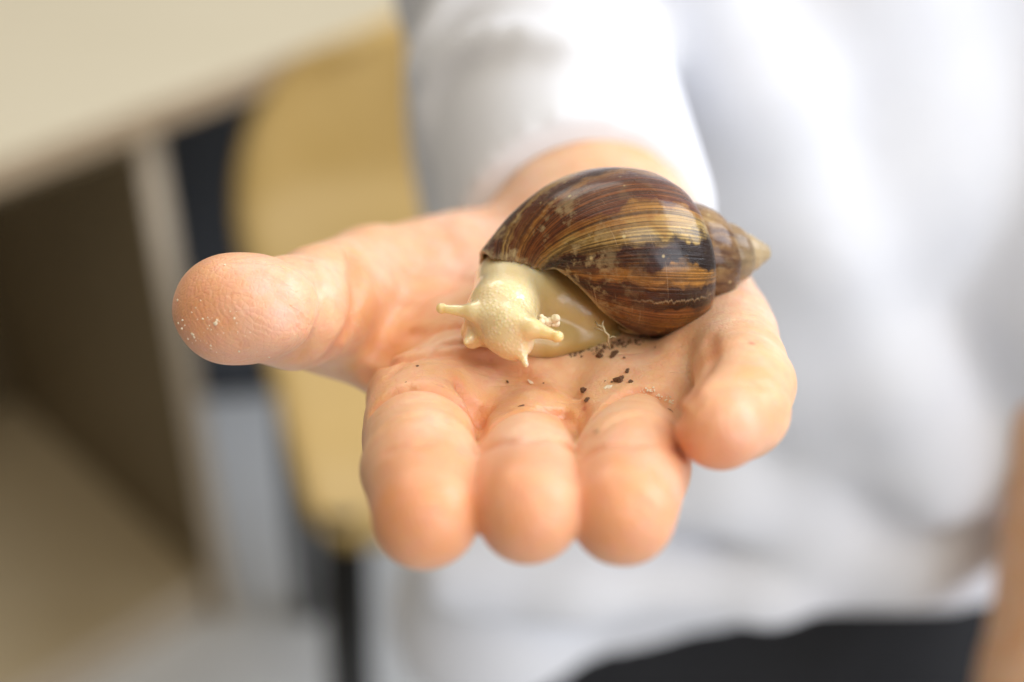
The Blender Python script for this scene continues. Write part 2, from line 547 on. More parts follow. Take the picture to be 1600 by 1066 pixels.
dk = tag(empty('cupboard', (-0.28, 1.56, FLOOR_Z)), 'dark slate grey cupboard standing on the floor behind the yellow chair', 'cupboard')
boxes('carcass', [((-0.28, 1.56, FLOOR_Z + 0.43), (0.90, 0.40, 0.80), 0.1)], M_dark, dk, 0.006)
boxes('plinth', [((-0.28, 1.565, FLOOR_Z + 0.015), (0.88, 0.37, 0.03), 0.1)], M_black, dk, 0.002)

# ------------------------------------------------ the chair
def sheet(name, grid, thick, mat, parent):
    """a closed bent board from a grid of points (rows x cols x 3)"""
    G = np.asarray(grid)
    r, c, _ = G.shape
    du = np.gradient(G, axis=0); dv = np.gradient(G, axis=1)
    nn = np.cross(du, dv); nn /= np.linalg.norm(nn, axis=2)[..., None] + 1e-12
    V = np.concatenate([(G + nn * thick / 2).reshape(-1, 3), (G - nn * thick / 2).reshape(-1, 3)])
    Q = []
    n = r * c
    for i in range(r - 1):
        for j in range(c - 1):
            a = [i * c + j, i * c + j + 1, (i + 1) * c + j + 1, (i + 1) * c + j]
            Q.append(a); Q.append([q + n for q in a[::-1]])
    def rim(a, b): Q.append([b, a, a + n, b + n])
    for j in range(c - 1):
        rim(j, j + 1); rim((r - 1) * c + j + 1, (r - 1) * c + j)
    for i in range(r - 1):
        rim((i + 1) * c, i * c); rim(i * c + c - 1, (i + 1) * c + c - 1)
    o = link_mesh(name, mesh_np(name, V, Q), mat, parent)
    bm = bmesh.new(); bm.from_mesh(o.data)
    bmesh.ops.recalc_face_normals(bm, faces=bm.faces); bm.to_mesh(o.data); bm.free()
    return o


def tube(name, pts, r, mat, parent, seg=10):
    pts = [np.asarray(p, float) for p in pts]
    V, Q = [], []
    rr = r if hasattr(r, '__len__') else [r] * len(pts)
    for i, p in enumerate(pts):
        d = pts[min(i + 1, len(pts) - 1)] - pts[max(i - 1, 0)]
        d /= np.linalg.norm(d)
        a = np.cross(d, [0.3, 0.9, 0.2]); a /= np.linalg.norm(a); b = np.cross(d, a)
        for k in range(seg):
            t = 2 * math.pi * k / seg
            V.append(p + rr[i] * (a * math.cos(t) + b * math.sin(t)))
    for i in range(len(pts) - 1):
        for k in range(seg):
            Q.append([i * seg + k, i * seg + (k + 1) % seg, (i + 1) * seg + (k + 1) % seg, (i + 1) * seg + k])
    me = bpy.data.meshes.new(name)
    F = Q + [list(range(seg))[::-1], [len(V) - seg + k for k in range(seg)]]
    me.from_pydata([tuple(v) for v in V], [], F)
    return link_mesh(name, me, mat, parent)


CH = np.array([-0.070, 0.775])
ch = tag(empty('chair', (CH[0], CH[1], FLOOR_Z)), 'ochre yellow moulded chair with rounded back and black metal legs', 'chair')
CR = math.radians(4)


def chp(x, y, z):
    return np.array([CH[0] + x * math.cos(CR) - y * math.sin(CR), CH[1] + x * math.sin(CR) + y * math.cos(CR), z])


prof = []   # centre line of the shell: seat front -> seat -> back top
for i in range(29):
    q = i / 28
    if q < 0.50:
        e = q / 0.50
        prof.append((-0.17 + 0.28 * e, -0.600 - 0.018 * math.sin(e * math.pi) - 0.035 * (1 - e) ** 6))
    else:
        e = (q - 0.50) / 0.50
        prof.append((0.11 + 0.050 * min(1, e * 3.2) ** 0.8 + 0.05 * e, -0.600 + 0.02 * min(1, e * 6) + e * 0.225 - 0.02))
def width(i):
    q = i / 28
    wv = 0.098 + 0.078 * min(1, q * 1.6)
    if q < 0.08: wv *= math.sqrt(max(0.0, 1 - ((0.08 - q) / 0.08) ** 2)) * 0.22 + 0.78
    if q > 0.62: wv *= 0.22 + 0.78 * math.sqrt(max(0.0, 1 - ((q - 0.62) / 0.38) ** 2.2))
    return wv
seat_g = [[chp(width(i) * (j / 8 - 1), p[0] + 0.045 * (1 - abs(j / 8 - 1) ** 2) * min(1, max(0, (i - 11) / 8)), p[1]) for j in range(17)] for i, p in enumerate(prof)]
sheet('seat_shell', seat_g, 0.010, M_chair, ch)
for sx in (-1, 1):
    tube('leg', [chp(sx * 0.075, -0.14, -0.622), chp(sx * 0.080, -0.16, -0.80), chp(sx * 0.085, -0.18, FLOOR_Z + 0.002)], 0.020, M_black, ch)
    tube('leg', [chp(sx * 0.13, 0.09, -0.622), chp(sx * 0.145, 0.14, -0.80), chp(sx * 0.155, 0.19, FLOOR_Z + 0.002)], 0.015, M_black, ch)
tube('crossbar', [chp(-0.095, -0.13, -0.632), chp(0.095, -0.13, -0.632)], 0.009, M_black, ch)
tube('crossbar', [chp(-0.13, 0.09, -0.632), chp(0.13, 0.09, -0.632)], 0.009, M_black, ch)

# ================================================================== person
H = 0.0007
xs = axis_lin([(-0.24, 0.012), (-0.072, H), (0.064, 0.003), (0.12, 0.007), (0.34, None)])
ys = axis_lin([(-0.075, H), (0.10, 0.0025), (0.16, 0.008), (0.44, None)])
zs = axis_lin([(-0.46, 0.012), (-0.10, 0.004), (-0.058, H), (0.030, 0.004), (0.06, 0.01), (0.26, None)])
F = Field(xs, ys, zs)

# --- joints of the right hand (palm up, fingers towards the lens)
I0, I1, I2 = at(655, 694, .251), at(658, 732, .231), at(664, 806, .2135)
M0, M1, M2 = at(827, 720, .250), at(824, 748, .230), at(826, 799, .2125)
R0, R1, R2 = at(990, 692, .254), at(988, 732, .231), at(973, 802, .2135)
L0, L1, L2 = at(1140, 535, .272), at(1166, 600, .244), at(1124, 664, .224)
wrist = at(935, 385, .335)
T0, T1, T2 = at(600, 478, .308), at(462, 488, .268), at(358, 483, .256)

fing = F.like()
def finger(pts, rs, k=0.004):
    g = F.like()
    for a, b, ra, rb in zip(pts[:-1], pts[1:], rs[:-1], rs[1:]):
        g.rc(a, b, ra * 1.04, rb * 1.04, k, n=(0.05, -.55, .83), fl=1.13)
    return g
palm = F.like()
# metacarpal rays
for k0, r in ((I0, .0095), (M0, .0095), (R0, .0092), (L0, .0088)):
    wr = wrist + (k0 - wrist) * 0.10 + np.array([(k0[0] - wrist[0]) * 0.18, 0, 0])
    palm.rc(wr, k0 + np.array([0, .006, -.0012]), .0125, r - .0004, 0.008)
# heel pads: thenar (thumb side) and hypothenar
palm.rc(at(720, 455, .320), at(650, 505, .300), .0150, .0110, 0.008)
palm.rc(at(720, 428, .330), at(575, 448, .310), .0150, .0120, 0.006)
palm.rc(R0, L0, .0088, .0086, 0.005)
palm.rc(at(642, 628, .268), at(655, 680, .256), .0086, .0088, 0.005)
palm.rc(at(1075, 440, .322), at(1120, 520, .288), .0130, .0105, 0.008)
palm.rc(at(930, 560, .278), at(760, 600, .272), .0085, .0085, 0.008)
# wrist and forearm
elbow = np.array([0.000, 0.275, -0.042])
palm.rc(wrist, wrist + (elbow - wrist) * 0.35, .0240, .0275, 0.012, n=(0, .25, 1), fl=1.12)
palm.rc(wrist + (elbow - wrist) * 0.35, elbow, .0265, .030, 0.012)
# thumb web and thumb
palm.rc(at(690, 540, .288), at(605, 570, .284), .0085, .0055, 0.006)
th = F.like()
th.rc(T0, T1, .0105, .0103, 0.003)
th.rc(at(585, 438, .309), at(500, 462, .282), .0115, .0098, 0.005)
th.rc(T1, T2, .0098, .0095, 0.003)
th.ell(T2 + np.array([0.004, -0.0015, 0.0012]), (.0125, .0098, .0096), 0.003)
palm.merge(th, 0.004)
palm.rc(at(500, 535, .288), at(620, 572, .286), .0062, .0060, 0.006)
# the four fingers
gs = []
for pts, rs in (((I0, I1, I2), (.0097, .0091, .0079)), ((M0, M1, M2), (.0093, .0087, .0077)),
                ((R0, R1, R2), (.0097, .0091, .0077)), ((L0, L1, at(1156, 642, .2325), L2), (.0088, .0081, .0078, .0069))):
    gs.append(finger(pts, rs, 0.0010))
fing = gs[0]
for g in gs[1:]:
    fing.merge(g, 0.0003)
palm.merge(fing, 0.0020)
F = palm
# the other arm, the shoulders and the trunk (mostly inside the shirt)
F.rc(elbow, (-0.005, 0.34, 0.16), .030, .036, 0.02)
F.rc((-0.005, 0.34, 0.16), (0.24, 0.33, 0.16), .045, .045, 0.03)
F.rc((0.09, 0.31, 0.15), (0.09, 0.30, -0.40), .075, .075, 0.03, n=(0, 1, 0), fl=1.3)
F.rc((0.06, 0.31, 0.12), (0.06, 0.30, -0.38), .070, .070, 0.03, n=(0, 1, 0), fl=1.3)
F.rc((0.135, 0.31, 0.12), (0.135, 0.30, -0.38), .070, .070, 0.03, n=(0, 1, 0), fl=1.3)
LE = at(1720, 610, .50)
F.rc((0.24, 0.33, 0.16), LE, .040, .030, 0.02)
F.rc(LE, at(1638, 1080, .53), .029, .024, 0.012)
F.rc(at(1638, 1080, .53), at(1620, 1200, .54), .023, .026, 0.012)

# flexure creases of palm and fingers: polylines lying on the skin
def on_skin(px, py, lo=0.18, hi=0.36):
    """first crossing of the line of sight with the skin (a crease lies on the skin)"""
    t = np.arange(lo, hi, 0.00035)
    P = CAM + t[:, None] * (FW + np.array([(px - 800) / FPX, 0, 0]) - UP * ((py - 533) / FPX))
    i = np.clip(np.searchsorted(xs, P[:, 0]), 0, len(xs) - 1)
    j = np.clip(np.searchsorted(ys, P[:, 1]), 0, len(ys) - 1)
    k = np.clip(np.searchsorted(zs, P[:, 2]), 0, len(zs) - 1)
    v = F.f[i, j, k]
    hit = np.nonzero(v < 0)[0]
    return P[hit[0]] if len(hit) else P[-1]

CREASES = []
def crease(pix, depth, wid):
    P = [on_skin(*p) for p in pix]
    if depth > .0003 and wid < .003: CREASES.append((P, depth, wid))
    F.groove(P, depth * (1.7 if wid < .002 else 1.0), wid * (.85 if wid < .002 else 1.0))

crease([(585, 640), (620, 617), (665, 611), (705, 625), (735, 655)], .0011, .0012)
crease([(600, 668), (650, 652), (700, 660), (730, 690)], .00025, .0009)
crease([(757, 675), (790, 650), (835, 643), (880, 652), (905, 672)], .0011, .0011)
crease([(920, 665), (945, 632), (990, 612), (1040, 622), (1062, 650)], .0011, .0011)
crease([(925, 690), (960, 662), (1010, 655), (1050, 668)], .0003, .0009)
crease([(1075, 618), (1100, 585), (1112, 560), (1108, 530)], .0006, .0016)
crease([(1085, 632), (1120, 610), (1180, 603), (1230, 615)], .0003, .0010)
crease([(575, 590), (620, 568), (690, 556), (760, 562), (820, 585), (850, 600)], .0009, .0015)
crease([(590, 545), (640, 520), (700, 512), (760, 520)], .0009, .0015)
crease([(600, 555), (612, 520), (605, 470), (585, 425)], .0016, .0035)
crease([(548, 400), (556, 440), (552, 490), (530, 540), (505, 570)], .0018, .0020)
crease([(745, 640), (752, 665), (750, 690)], .0006, .0012)
crease([(640, 430), (690, 425), (740, 440)], .0005, .0018)
crease([(880, 600), (912, 630), (914, 660)], .0004, .0012)
crease([(478, 405), (492, 450), (490, 510), (470, 560)], .00035, .0012)
crease([(800, 605), (850, 590), (890, 605)], .0010, .0035)
crease([(915, 645), (930, 605), (948, 570)], -.0012, .0035)
crease([(600, 592), (700, 588)], -.0007, .0045)
crease([(715, 610), (745, 665)], .0009, .0014)
crease([(765, 640), (752, 672)], .0006, .0010)
crease([(640, 610), (700, 575), (770, 570)], .00035, .0009)
crease([(690, 350), (720, 400), (700, 450), (650, 490)], .0006, .0024)
crease([(610, 585), (680, 545), (740, 540)], .0005, .0010)
crease([(605, 706), (650, 700), (720, 712)], .0004, .0012)
crease([(750, 705), (820, 692), (895, 705)], .0006, .0012)
crease([(915, 715), (985, 700), (1060, 712)], .0006, .0012)
crease([(1095, 650), (1130, 630), (1190, 622)], .00025, .0008)
# low ridges of flesh between the furrows
crease([(960, 575), (1010, 545), (1080, 520)], -.0008, .004)

V, Q = F.surf()
# gentle unevenness of real skin
nz = vnoise(V, 45, 3, 2)
me = mesh_np('body', V, Q)
no = np.zeros(len(V) * 3); me.vertices.foreach_get('normal', no); no = no.reshape(-1, 3)
handm = np.clip((0.13 - V[:, 1]) / 0.03, 0, 1)
V2 = V + no * (nz * 0.00022)[:, None]
me.vertices.foreach_set('co', V2.astype(np.float32).ravel())
me.update()

def near(V, c, r):
    return np.exp(-((V - c) ** 2).sum(1) / (r * r))
bl = np.zeros(len(V)); pr = np.zeros(len(V))
for c, r in ((I2, .0135), (M2, .0130), (R2, .0132), (L2, .0110), (T2 + np.array([-.003, -.002, -.002]), .0135)):
    d = (c - CAM)
    tipc = c + 0.004 * np.array([0, -0.75, -0.66]) if r < .013 else c
    bl = np.maximum(bl, near(V, tipc, r)); pr = np.maximum(pr, near(V, c, r * 1.15))
wm = np.zeros(len(V))  # orange light bouncing in the hollows, painted into the skin colour
for px, py, r in ((585, 480, .007), (570, 430, .006), (600, 535, .006), (1110, 560, .005), (750, 665, .004), (650, 440, .008)):
    wm = np.maximum(wm, near(V, on_skin(px, py), r))
pk = np.zeros(len(V))  # pink mottling of the thumb; on the fingers the window's sheen painted in
for px, py, r, k in ((432, 465, .0085, .8), (400, 420, .006, .5), (1165, 655, .0045, .5), (880, 745, .005, .4), (1040, 745, .005, .4), (720, 700, .005, .35), (690, 400, .012, .6), (760, 350, .016, .65), (600, 400, .010, .45), (1170, 470, .010, .5), (1000, 560, .006, .3), (500, 440, .008, .5), (660, 665, .006, .35), (820, 690, .006, .35), (985, 680, .006, .35)):
    pk = np.maximum(pk, k * near(V, on_skin(px, py), r))
cr = np.zeros(len(V))
for P, dp, wd in CREASES:          # palmar creases: their own redness, plus orange bounce light painted in
    for a, b in zip(P[:-1], P[1:]):
        d = b - a
        h_ = np.clip(((V - a) @ d) / (d @ d + 1e-12), 0, 1)
        q = ((V - a - h_[:, None] * d) ** 2).sum(1)
        cr = np.maximum(cr, min(1, dp / .0009) * np.exp(-q / (wd * 1.25) ** 2))
attr(me, 'crease', cr)
attr(me, 'pink', pk)
attr(me, 'blush', bl); attr(me, 'print', np.clip(pr + 0.25, 0, 1)); attr(me, 'warm_bounce', wm)

person = tag(empty('person', (0.09, 0.30, FLOOR_Z)), 'person in a white shirt holding a snail on the open right hand', 'person')
body = link_mesh('body', me, M_skin, person)
print('body', len(V))

# --- thumb nail, on the far lower side of the thumb tip
def nail(name, c, nrm, along, L, Wd, parent):
    nrm = nrm / np.linalg.norm(nrm); along = along - nrm * (along @ nrm); along /= np.linalg.norm(along)
    sd = np.cross(nrm, along)
    g = []
    for i in range(9):
        a = i / 8 * 2 - 1
        ww = Wd * (1 - 0.25 * max(0, -a) ** 3) * math.sqrt(max(0.05, 1 - max(0, a) ** 4 * 0.6))
        g.append([c + along * a * L + sd * b * ww - nrm * (b * b * Wd * 0.42) for b in np.linspace(-1, 1, 9)])
    return sheet(name, g, 0.0006, M_nail, parent)
nail('thumb_nail', T2 + np.array([0.001, 0.0062, -0.0072]), np.array([0, 0.62, -0.75]), np.array([-1.0, -0.15, 0.1]), .0062, .0056, body)

# --- the shirt: trunk, sleeves, hem, with folds pushed out of the cloth
h = 0.0036
SF = Field(axis_lin([(-0.16, h), (0.36, None)]), axis_lin([(0.045, h), (0.46, None)]), axis_lin([(-0.36, h), (0.26, None)]))
TC = np.array([0.112, 0.31, 0.0])
for dx in (-0.05, 0.0, 0.055):
    SF.rc((TC[0] + dx, 0.315, 0.15), (TC[0] + dx, 0.300, -0.10), .098, .100, 0.03, n=(0, 1, 0), fl=1.12, m=.01)
    SF.rc((TC[0] + dx, 0.300, -0.10), (TC[0] + dx * 1.1, 0.292, -0.330), .092, .098, 0.03, n=(0, 1, 0), fl=1.15, m=.01)
# the cloth hanging over, bagging at the waist
def tor(px, py, y):
    t = (y - CAM[1]) / (FW[1] - UP[1] * (py - 533) / FPX)
    return at(px, py, t)
def fold(pix, y, r, k):
    pts = [tor(p[0], p[1], y + (p[2] if len(p) > 2 else 0)) for p in pix]
    for a, b in zip(pts[:-1], pts[1:]): SF.rc(a, b, r, r, k, m=.01)
fold([(1080, -80, .004), (1190, 150, -.004), (1290, 380, -.010), (1400, 600, -.014), (1470, 730, -.014)], 0.204, .014, .026)
fold([(1470, 730, -.010), (1570, 640, -.002), (1650, 480, .006)], 0.203, .016, .03)
fold([(1360, -40), (1440, 250), (1540, 500)], 0.217, .014, .04)
fold([(1130, 300, .006), (1200, 520, .004), (1280, 660, .002)], 0.206, .016, .04)
fold([(1090, 680), (1250, 735), (1400, 790), (1470, 800)], 0.206, .010, .02)
fold([(735, 830, .03), (730, 960, .03), (740, 1120, .03)], 0.200, .026, .03)
fold([(800, 860, .018), (800, 1000, .022), (800, 1080, .026)], 0.200, .020, .03)
fold([(700, 900), (900, 915), (1200, 915), (1420, 880), (1560, 830)], 0.196, .012, .02)
fold([(980, 770), (1130, 765), (1280, 820), (1420, 850)], 0.202, .012, .02)
# hem cut
s, (X, Y, Z) = SF.sub((-1, -1, -1), (1, 1, 1))
hemz = -0.308 + 0.004 * np.sin((X - 0.09) * 40) + (X - 0.03) * 0.09 - 0.03 * np.clip((0.075 - X) / 0.1, 0, 1)
SF.f = smax(SF.f, (hemz - Z) + 0 * SF.f, 0.004)
# sleeves
el2 = elbow + np.array([0.004, 0.0, 0.0])
cuff = wrist + (elbow - wrist) * 0.055
drop = np.array([-0.001, 0.0, -0.004])
sl = SF.like()
sl.rc((0.0, 0.34, 0.15), el2, .052, .042, 0.02, m=.01)
sl.rc(el2, cuff + drop - (elbow - wrist) * 0.1, .0405, .0315, 0.02, m=.01)
for q, rr in ((0.30, .0015), (0.55, .002), (0.8, .002)):
    c0 = cuff + drop + (el2 - cuff) * q
    rad = .0355 + (.0405 - .0355) * q
    dx = np.array([1.0, 0.25 * (1 if q < .5 else -1), 0]); up = np.array([0, -0.25, 1.0])
    arc = [c0 + rad * (math.cos(a) * dx + math.sin(a) * up) + np.array([0, 0.02 * math.sin(a * 2 + q * 9), 0]) for a in np.linspace(1.2, 3.2, 8)]
    for a, b in zip(arc[:-1], arc[1:]): sl.rc(a, b, rr, rr, 0.012, m=.008)
ax = (elbow - wrist) / np.linalg.norm(elbow - wrist)
s, (X, Y, Z) = sl.sub((-1, -1, -1), (1, 1, 1))
cut = -((X - cuff[0]) * ax[0] + (Y - cuff[1]) * ax[1] + (Z - cuff[2]) * ax[2])
sl.f = smax(sl.f, cut.astype(np.float32), 0.003)
sl.rc(cuff + np.array([-.016, .012, -.018]), cuff + np.array([-.014, .09, -.012]), .020, .026, 0.01, m=.01)
SF.merge(sl, 0.012)
s2 = SF.like()
s2.rc((0.235, 0.33, 0.15), LE + np.array([0, 0.02, 0.03]), .060, .050, 0.02, m=.01)
SF.merge(s2, 0.012)
Vs, Qs = SF.surf()
me = mesh_np('shirt', Vs, Qs)
shirt = link_mesh('shirt', me, M_shirt, person)
sm = shirt.modifiers.new('soften', 'SMOOTH'); sm.factor = 0.5; sm.iterations = 4
sd = shirt.modifiers.new('subdivide', 'SUBSURF'); sd.levels = 1; sd.render_levels = 1

# --- trousers
h = 0.007
TF = Field(axis_lin([(-0.14, h), (0.34, None)]), axis_lin([(0.12, h), (0.46, None)]), axis_lin([(FLOOR_Z + 0.02, h * 1.6), (-0.20, None)]))
for dx in (-0.06, 0, 0.06):
    TF.rc((0.115 + dx, 0.308, -0.245), (0.115 + dx, 0.310, -0.40), .082, .092, 0.03, n=(0, 1, 0), fl=1.12, m=.02)
for sx in (-1, 1):
    TF.rc((0.110 + sx * 0.070, 0.312, -0.42), (0.095 + sx * 0.085, 0.29, -0.68), .078, .060, 0.03, m=.02)
    TF.rc((0.095 + sx * 0.085, 0.29, -0.68), (0.095 + sx * 0.09, 0.31, FLOOR_Z + 0.09), .058, .050, 0.03, m=.02)
Vt, Qt = TF.surf()
trou = link_mesh('trousers', mesh_np('trousers', Vt, Qt), M_trouser, person)
for sx in (-1, 1):
    bm = bmesh.new()
    box_bm(bm, (0.095 + sx * 0.09, 0.27, FLOOR_Z + 0.035), (0.085, 0.22, 0.07), 0, 0.025)
    m2 = bpy.data.meshes.new('shoe'); bm.to_mesh(m2); bm.free()
    link_mesh('shoe', m2, M_black, person)

# ================================================================== snail
snail = tag(empty('snail', at(880, 540, .268)), 'cream coloured land snail with a glossy striped brown shell on the palm', 'snail')
h = 0.00022
SN = Field(axis_lin([(-0.020, h), (0.026, None)]), axis_lin([(-0.030, h), (0.020, None)]), axis_lin([(-0.022, h), (0.020, None)]))
k = 0.003
SN.rc(at(800, 448, .2665), at(784, 485, .2555), .0072, .0057, 0.004)      # neck
SN.rc(at(788, 490, .2555), at(797, 520, .2510), .0054, .0043, 0.004)      # head
SN.rc(at(797, 520, .2510), at(806, 538, .2500), .0036, .0022, 0.003)      # snout
SN.rc(at(800, 412, .2740), at(880, 430, .2760), .0055, .0080, 0.004)
SN.rc(at(845, 455, .2700), at(900, 485, .2720), .0078, .0070, 0.004)      # mantle
SN.rc(at(900, 485, .2720), at(930, 500, .2740), .0070, .0060, 0.004)
SN.rc(at(850, 528, .2670), at(990, 525, .2760), .0055, .0050, 0.004, n=(0, .2, 1), fl=2.0)  # foot
SN.rc(at(752, 518, .2620), at(850, 526, .2660), .0038, .0050, 0.003, n=(0, .2, 1), fl=1.5)
SN.rc(at(742, 512, .2570), at(737, 532, .2555), .0018, .0015, 0.0025)     # lip lobe
EY1, EY2 = at(690, 482, .2530), at(871, 526, .2445)
SN.rc(at(772, 494, .2505), at(740, 488, .2510), .0019, .00125, 0.0022)
SN.rc(at(740, 488, .2510), EY1, .00125, .00070, 0.0012)
SN.ell(EY1, (.00100, .00098, .00098), 0.00015)
SN.rc(at(800, 502, .2490), at(832, 513, .2465), .0022, .0015, 0.0022)
SN.rc(at(832, 513, .2465), EY2, .0015, .00082, 0.0012)
SN.ell(EY2, (.00112, .00105, .00105), 0.00015)
LT = at(822, 570, .2470)
SN.rc(at(812, 545, .2485), LT, .0011, .00048, 0.0014)
SN.rc(at(742, 522, .2545), at(729, 534, .2530), .0010, .0006, 0.0012)
Vn, Qn = SN.surf()
me = mesh_np('snail_body', Vn, Qn)
no = np.zeros(len(Vn) * 3); me.vertices.foreach_get('normal', no); no = no.reshape(-1, 3)
hd = np.clip(near(Vn, at(793, 515, .251), .0068) * 1.3, 0, 1)
hd *= 1 - np.clip(near(Vn, at(740, 488, .251), .003) + near(Vn, at(845, 517, .2458), .0035), 0, 1)
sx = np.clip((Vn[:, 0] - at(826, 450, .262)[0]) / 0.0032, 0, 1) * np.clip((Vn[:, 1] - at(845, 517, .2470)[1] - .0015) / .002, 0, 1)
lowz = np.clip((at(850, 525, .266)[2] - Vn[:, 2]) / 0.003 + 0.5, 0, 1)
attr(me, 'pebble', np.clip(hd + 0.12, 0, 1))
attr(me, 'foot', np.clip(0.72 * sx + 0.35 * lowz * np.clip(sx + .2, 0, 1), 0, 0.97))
attr(me, 'eye', np.clip(near(Vn, EY1, .0011) + near(Vn, EY2, .0012), 0, 1) * 0.75)
attr(me, 'lip', near(Vn, LT, .003) * 0.7)
sbody = link_mesh('snail_body', me, M_snail, snail)

# --- the shell: a spiral swept from apex to mouth
W = 1.70
KE = math.log(W) / (2 * math.pi)
TURNS = 6.3
S0 = 0.0209                      # greatest radius of the last whorl
prof_pts = np.array([(1.19, .48), (1.21, .57), (1.235, .70), (1.31, .825), (1.47, .925), (1.67, .98), (1.90, 1.0), (2.15, .97), (2.45, .87),
                     (2.72, .70), (2.93, .49), (3.06, .29), (3.12, .12)])
tt = np.linspace(0, 1, len(prof_pts))
NV = 120
def crom(ts):
    out = []
    for t in ts:
        x = t * (len(prof_pts) - 1); i = min(int(x), len(prof_pts) - 2); f = x - i
        p = [prof_pts[min(max(i + d, 0), len(prof_pts) - 1)] for d in (-1, 0, 1, 2)]
        out.append(0.5 * ((2 * p[1]) + (-p[0] + p[2]) * f + (2 * p[0] - 5 * p[1] + 4 * p[2] - p[3]) * f * f + (-p[0] + 3 * p[1] - 3 * p[2] + p[3]) * f ** 3))
    return np.array(out)

APEX = at(1205, 394, .2790)
ray = at(965, 397, 1.0) - CAM; ray /= np.linalg.norm(ray)
AXX = APEX - at(962, 414, .2675); AXX /= np.linalg.norm(AXX)                 # towards the apex
AY = ray - AXX * (ray @ AXX); AY /= np.linalg.norm(AY)                       # away from the lens
AZ = np.cross(AXX, AY)                                                       # up
if AZ[2] < 0: AZ = -AZ

NU = int(TURNS * 110)
# azimuth: 0 = up, 90 = away, 180 = down, 270 = towards the lens; growth runs up -> away -> down -> lens
PHI_END = math.radians(110)
U = np.linspace(-TURNS, 0, NU)
Vp, UVs, AGE, WORN, LIP, CRK = [], [], [], [], [], []
tv = np.linspace(0, 1, NV)
for u in U:
    phi = PHI_END + u * 2 * math.pi
    sc = S0 * W ** u
    az = math.degrees(phi) % 360
    last = u > -1.02
    te = 1.0 if last else 0.62
    notch = 0.0
    if last:
        te = 1.0 if -0.5 > u > -1.02 else float(np.interp(u, [-0.5, -0.35, -0.24, -0.12, 0.0], [1.0, 1.0, .97, .80, .70]))
        te = min(te, float(np.interp(az, [110, 150, 170, 190, 211, 243, 262, 270, 277, 290], [1.0, .80, .68, .62, .77, .86, .90, .93, 1.0, 1.0])))
        notch = 1.0 - te
    pr_ = crom(tv * te)
    wob = 1 + 0.006 * math.sin(u * 2 * math.pi * 7 + 1) + 0.004 * math.sin(u * 2 * math.pi * 17)
    for j, (zz, rr) in enumerate(pr_):
        v = tv[j] * te
        ph = phi + 0.30 * (v - 0.35)          # growth lines lean
        r_ = rr * sc * (wob if rr > .3 else 1)
        if last and v > .80 and rr > .05: r_ += (math.sin(v * 160 + u * 90) + math.sin(v * 70 - u * 210) + math.sin(u * 330 + v * 31)) * .00010 * min(1, (v - .80) / .1)
        Vp.append(APEX - AXX * zz * sc + r_ * (math.cos(ph) * AZ + math.sin(ph) * AY))
        UVs.append((u, v)); AGE.append(1 + u / TURNS)
        WORN.append(min(1, max(0.10, (v - 0.62) / 0.20)) if last else (0.3 if u < -1 else 0))
        LIP.append(max(0, (tv[j] - 0.965) / 0.035) * (0.8 if notch > 0.05 else 0.3) if last else 0)
        CRK.append(0)
Vp = np.array(Vp)
Qp = []
for i in range(NU - 1):
    for j in range(NV - 1):
        a = i * NV + j
        Qp.append((a, a + 1, a + NV + 1, a + NV))
me = mesh_np('shell', Vp, Qp)
uvl = me.uv_layers.new(name='UVMap')
li = np.zeros(len(me.loops), np.int32); me.loops.foreach_get('vertex_index', li)
uvl.data.foreach_set('uv', np.array(UVs, np.float32)[li].ravel())
attr(me, 'age', AGE); attr(me, 'worn', WORN); attr(me, 'lipedge', LIP)
# the repaired break: a jagged pale line along one growth line
UVa = np.array(UVs)
attr(me, 'crack', CRK)
shell = link_mesh('shell', me, M_shell, snail)
so = shell.modifiers.new('thickness', 'SOLIDIFY'); so.thickness = 0.0007; so.offset = -1 if True else 1
print('shell', len(Vp), 'done')

# ================================================================== bits lying on the hand
def skin_hit(px, py):
    P = on_skin(px, py, 0.18, 0.36)
    # refine and take the slope of the field as the normal
    g = np.zeros(3)
    i = int(np.clip(np.searchsorted(xs, P[0]), 2, len(xs) - 3)); j = int(np.clip(np.searchsorted(ys, P[1]), 2, len(ys) - 3)); k = int(np.clip(np.searchsorted(zs, P[2]), 2, len(zs) - 3))
    g[0] = F.f[i + 2, j, k] - F.f[i - 2, j, k]; g[1] = F.f[i, j + 2, k] - F.f[i, j - 2, k]; g[2] = F.f[i, j, k + 2] - F.f[i, j, k - 2]
    n = g / (np.linalg.norm(g) + 1e-12)
    return P - n * (float(F.f[i, j, k])), n


def chip_mesh(seed, flat=0.6, long=1.0, sub=2):
    r = random.Random(seed)
    bm = bmesh.new()
    bmesh.ops.create_icosphere(bm, subdivisions=sub, radius=1.0)
    ph = [r.uniform(0, 6.28) for _ in range(6)]
    for v in bm.verts:
        c = v.co
        d = 1 + 0.22 * math.sin(c.x * 3.1 + ph[0]) + 0.2 * math.sin(c.y * 4.3 + ph[1]) + 0.15 * math.sin(c.z * 5.7 + c.x * 4 + ph[2]) + r.uniform(-.12, .12)
        v.co = Vector((c.x * d * long, c.y * d / math.sqrt(long), c.z * d * flat))
    m = bpy.data.meshes.new('crumb'); bm.to_mesh(m); bm.free()
    return m


def bit(name, px, py, size, mat, seed, label, cat, group=None, flat=0.6, long=1.0, spin=0.0, lift=0.35):
    P, n = skin_hit(px, py)
    t = float((P - CAM) @ FW)
    r = size * 0.42 * t / FPX
    o = link_mesh(name, chip_mesh(seed, flat, long), mat, smooth=False)
    q = Vector(n).to_track_quat('Z', 'Y')
    o.rotation_euler = (q.to_matrix() @ Matrix.Rotation(spin, 3, 'Z')).to_euler()
    o.location = P + n * r * flat * lift
    o.scale = (r, r, r)
    return tag(o, label, cat, group)


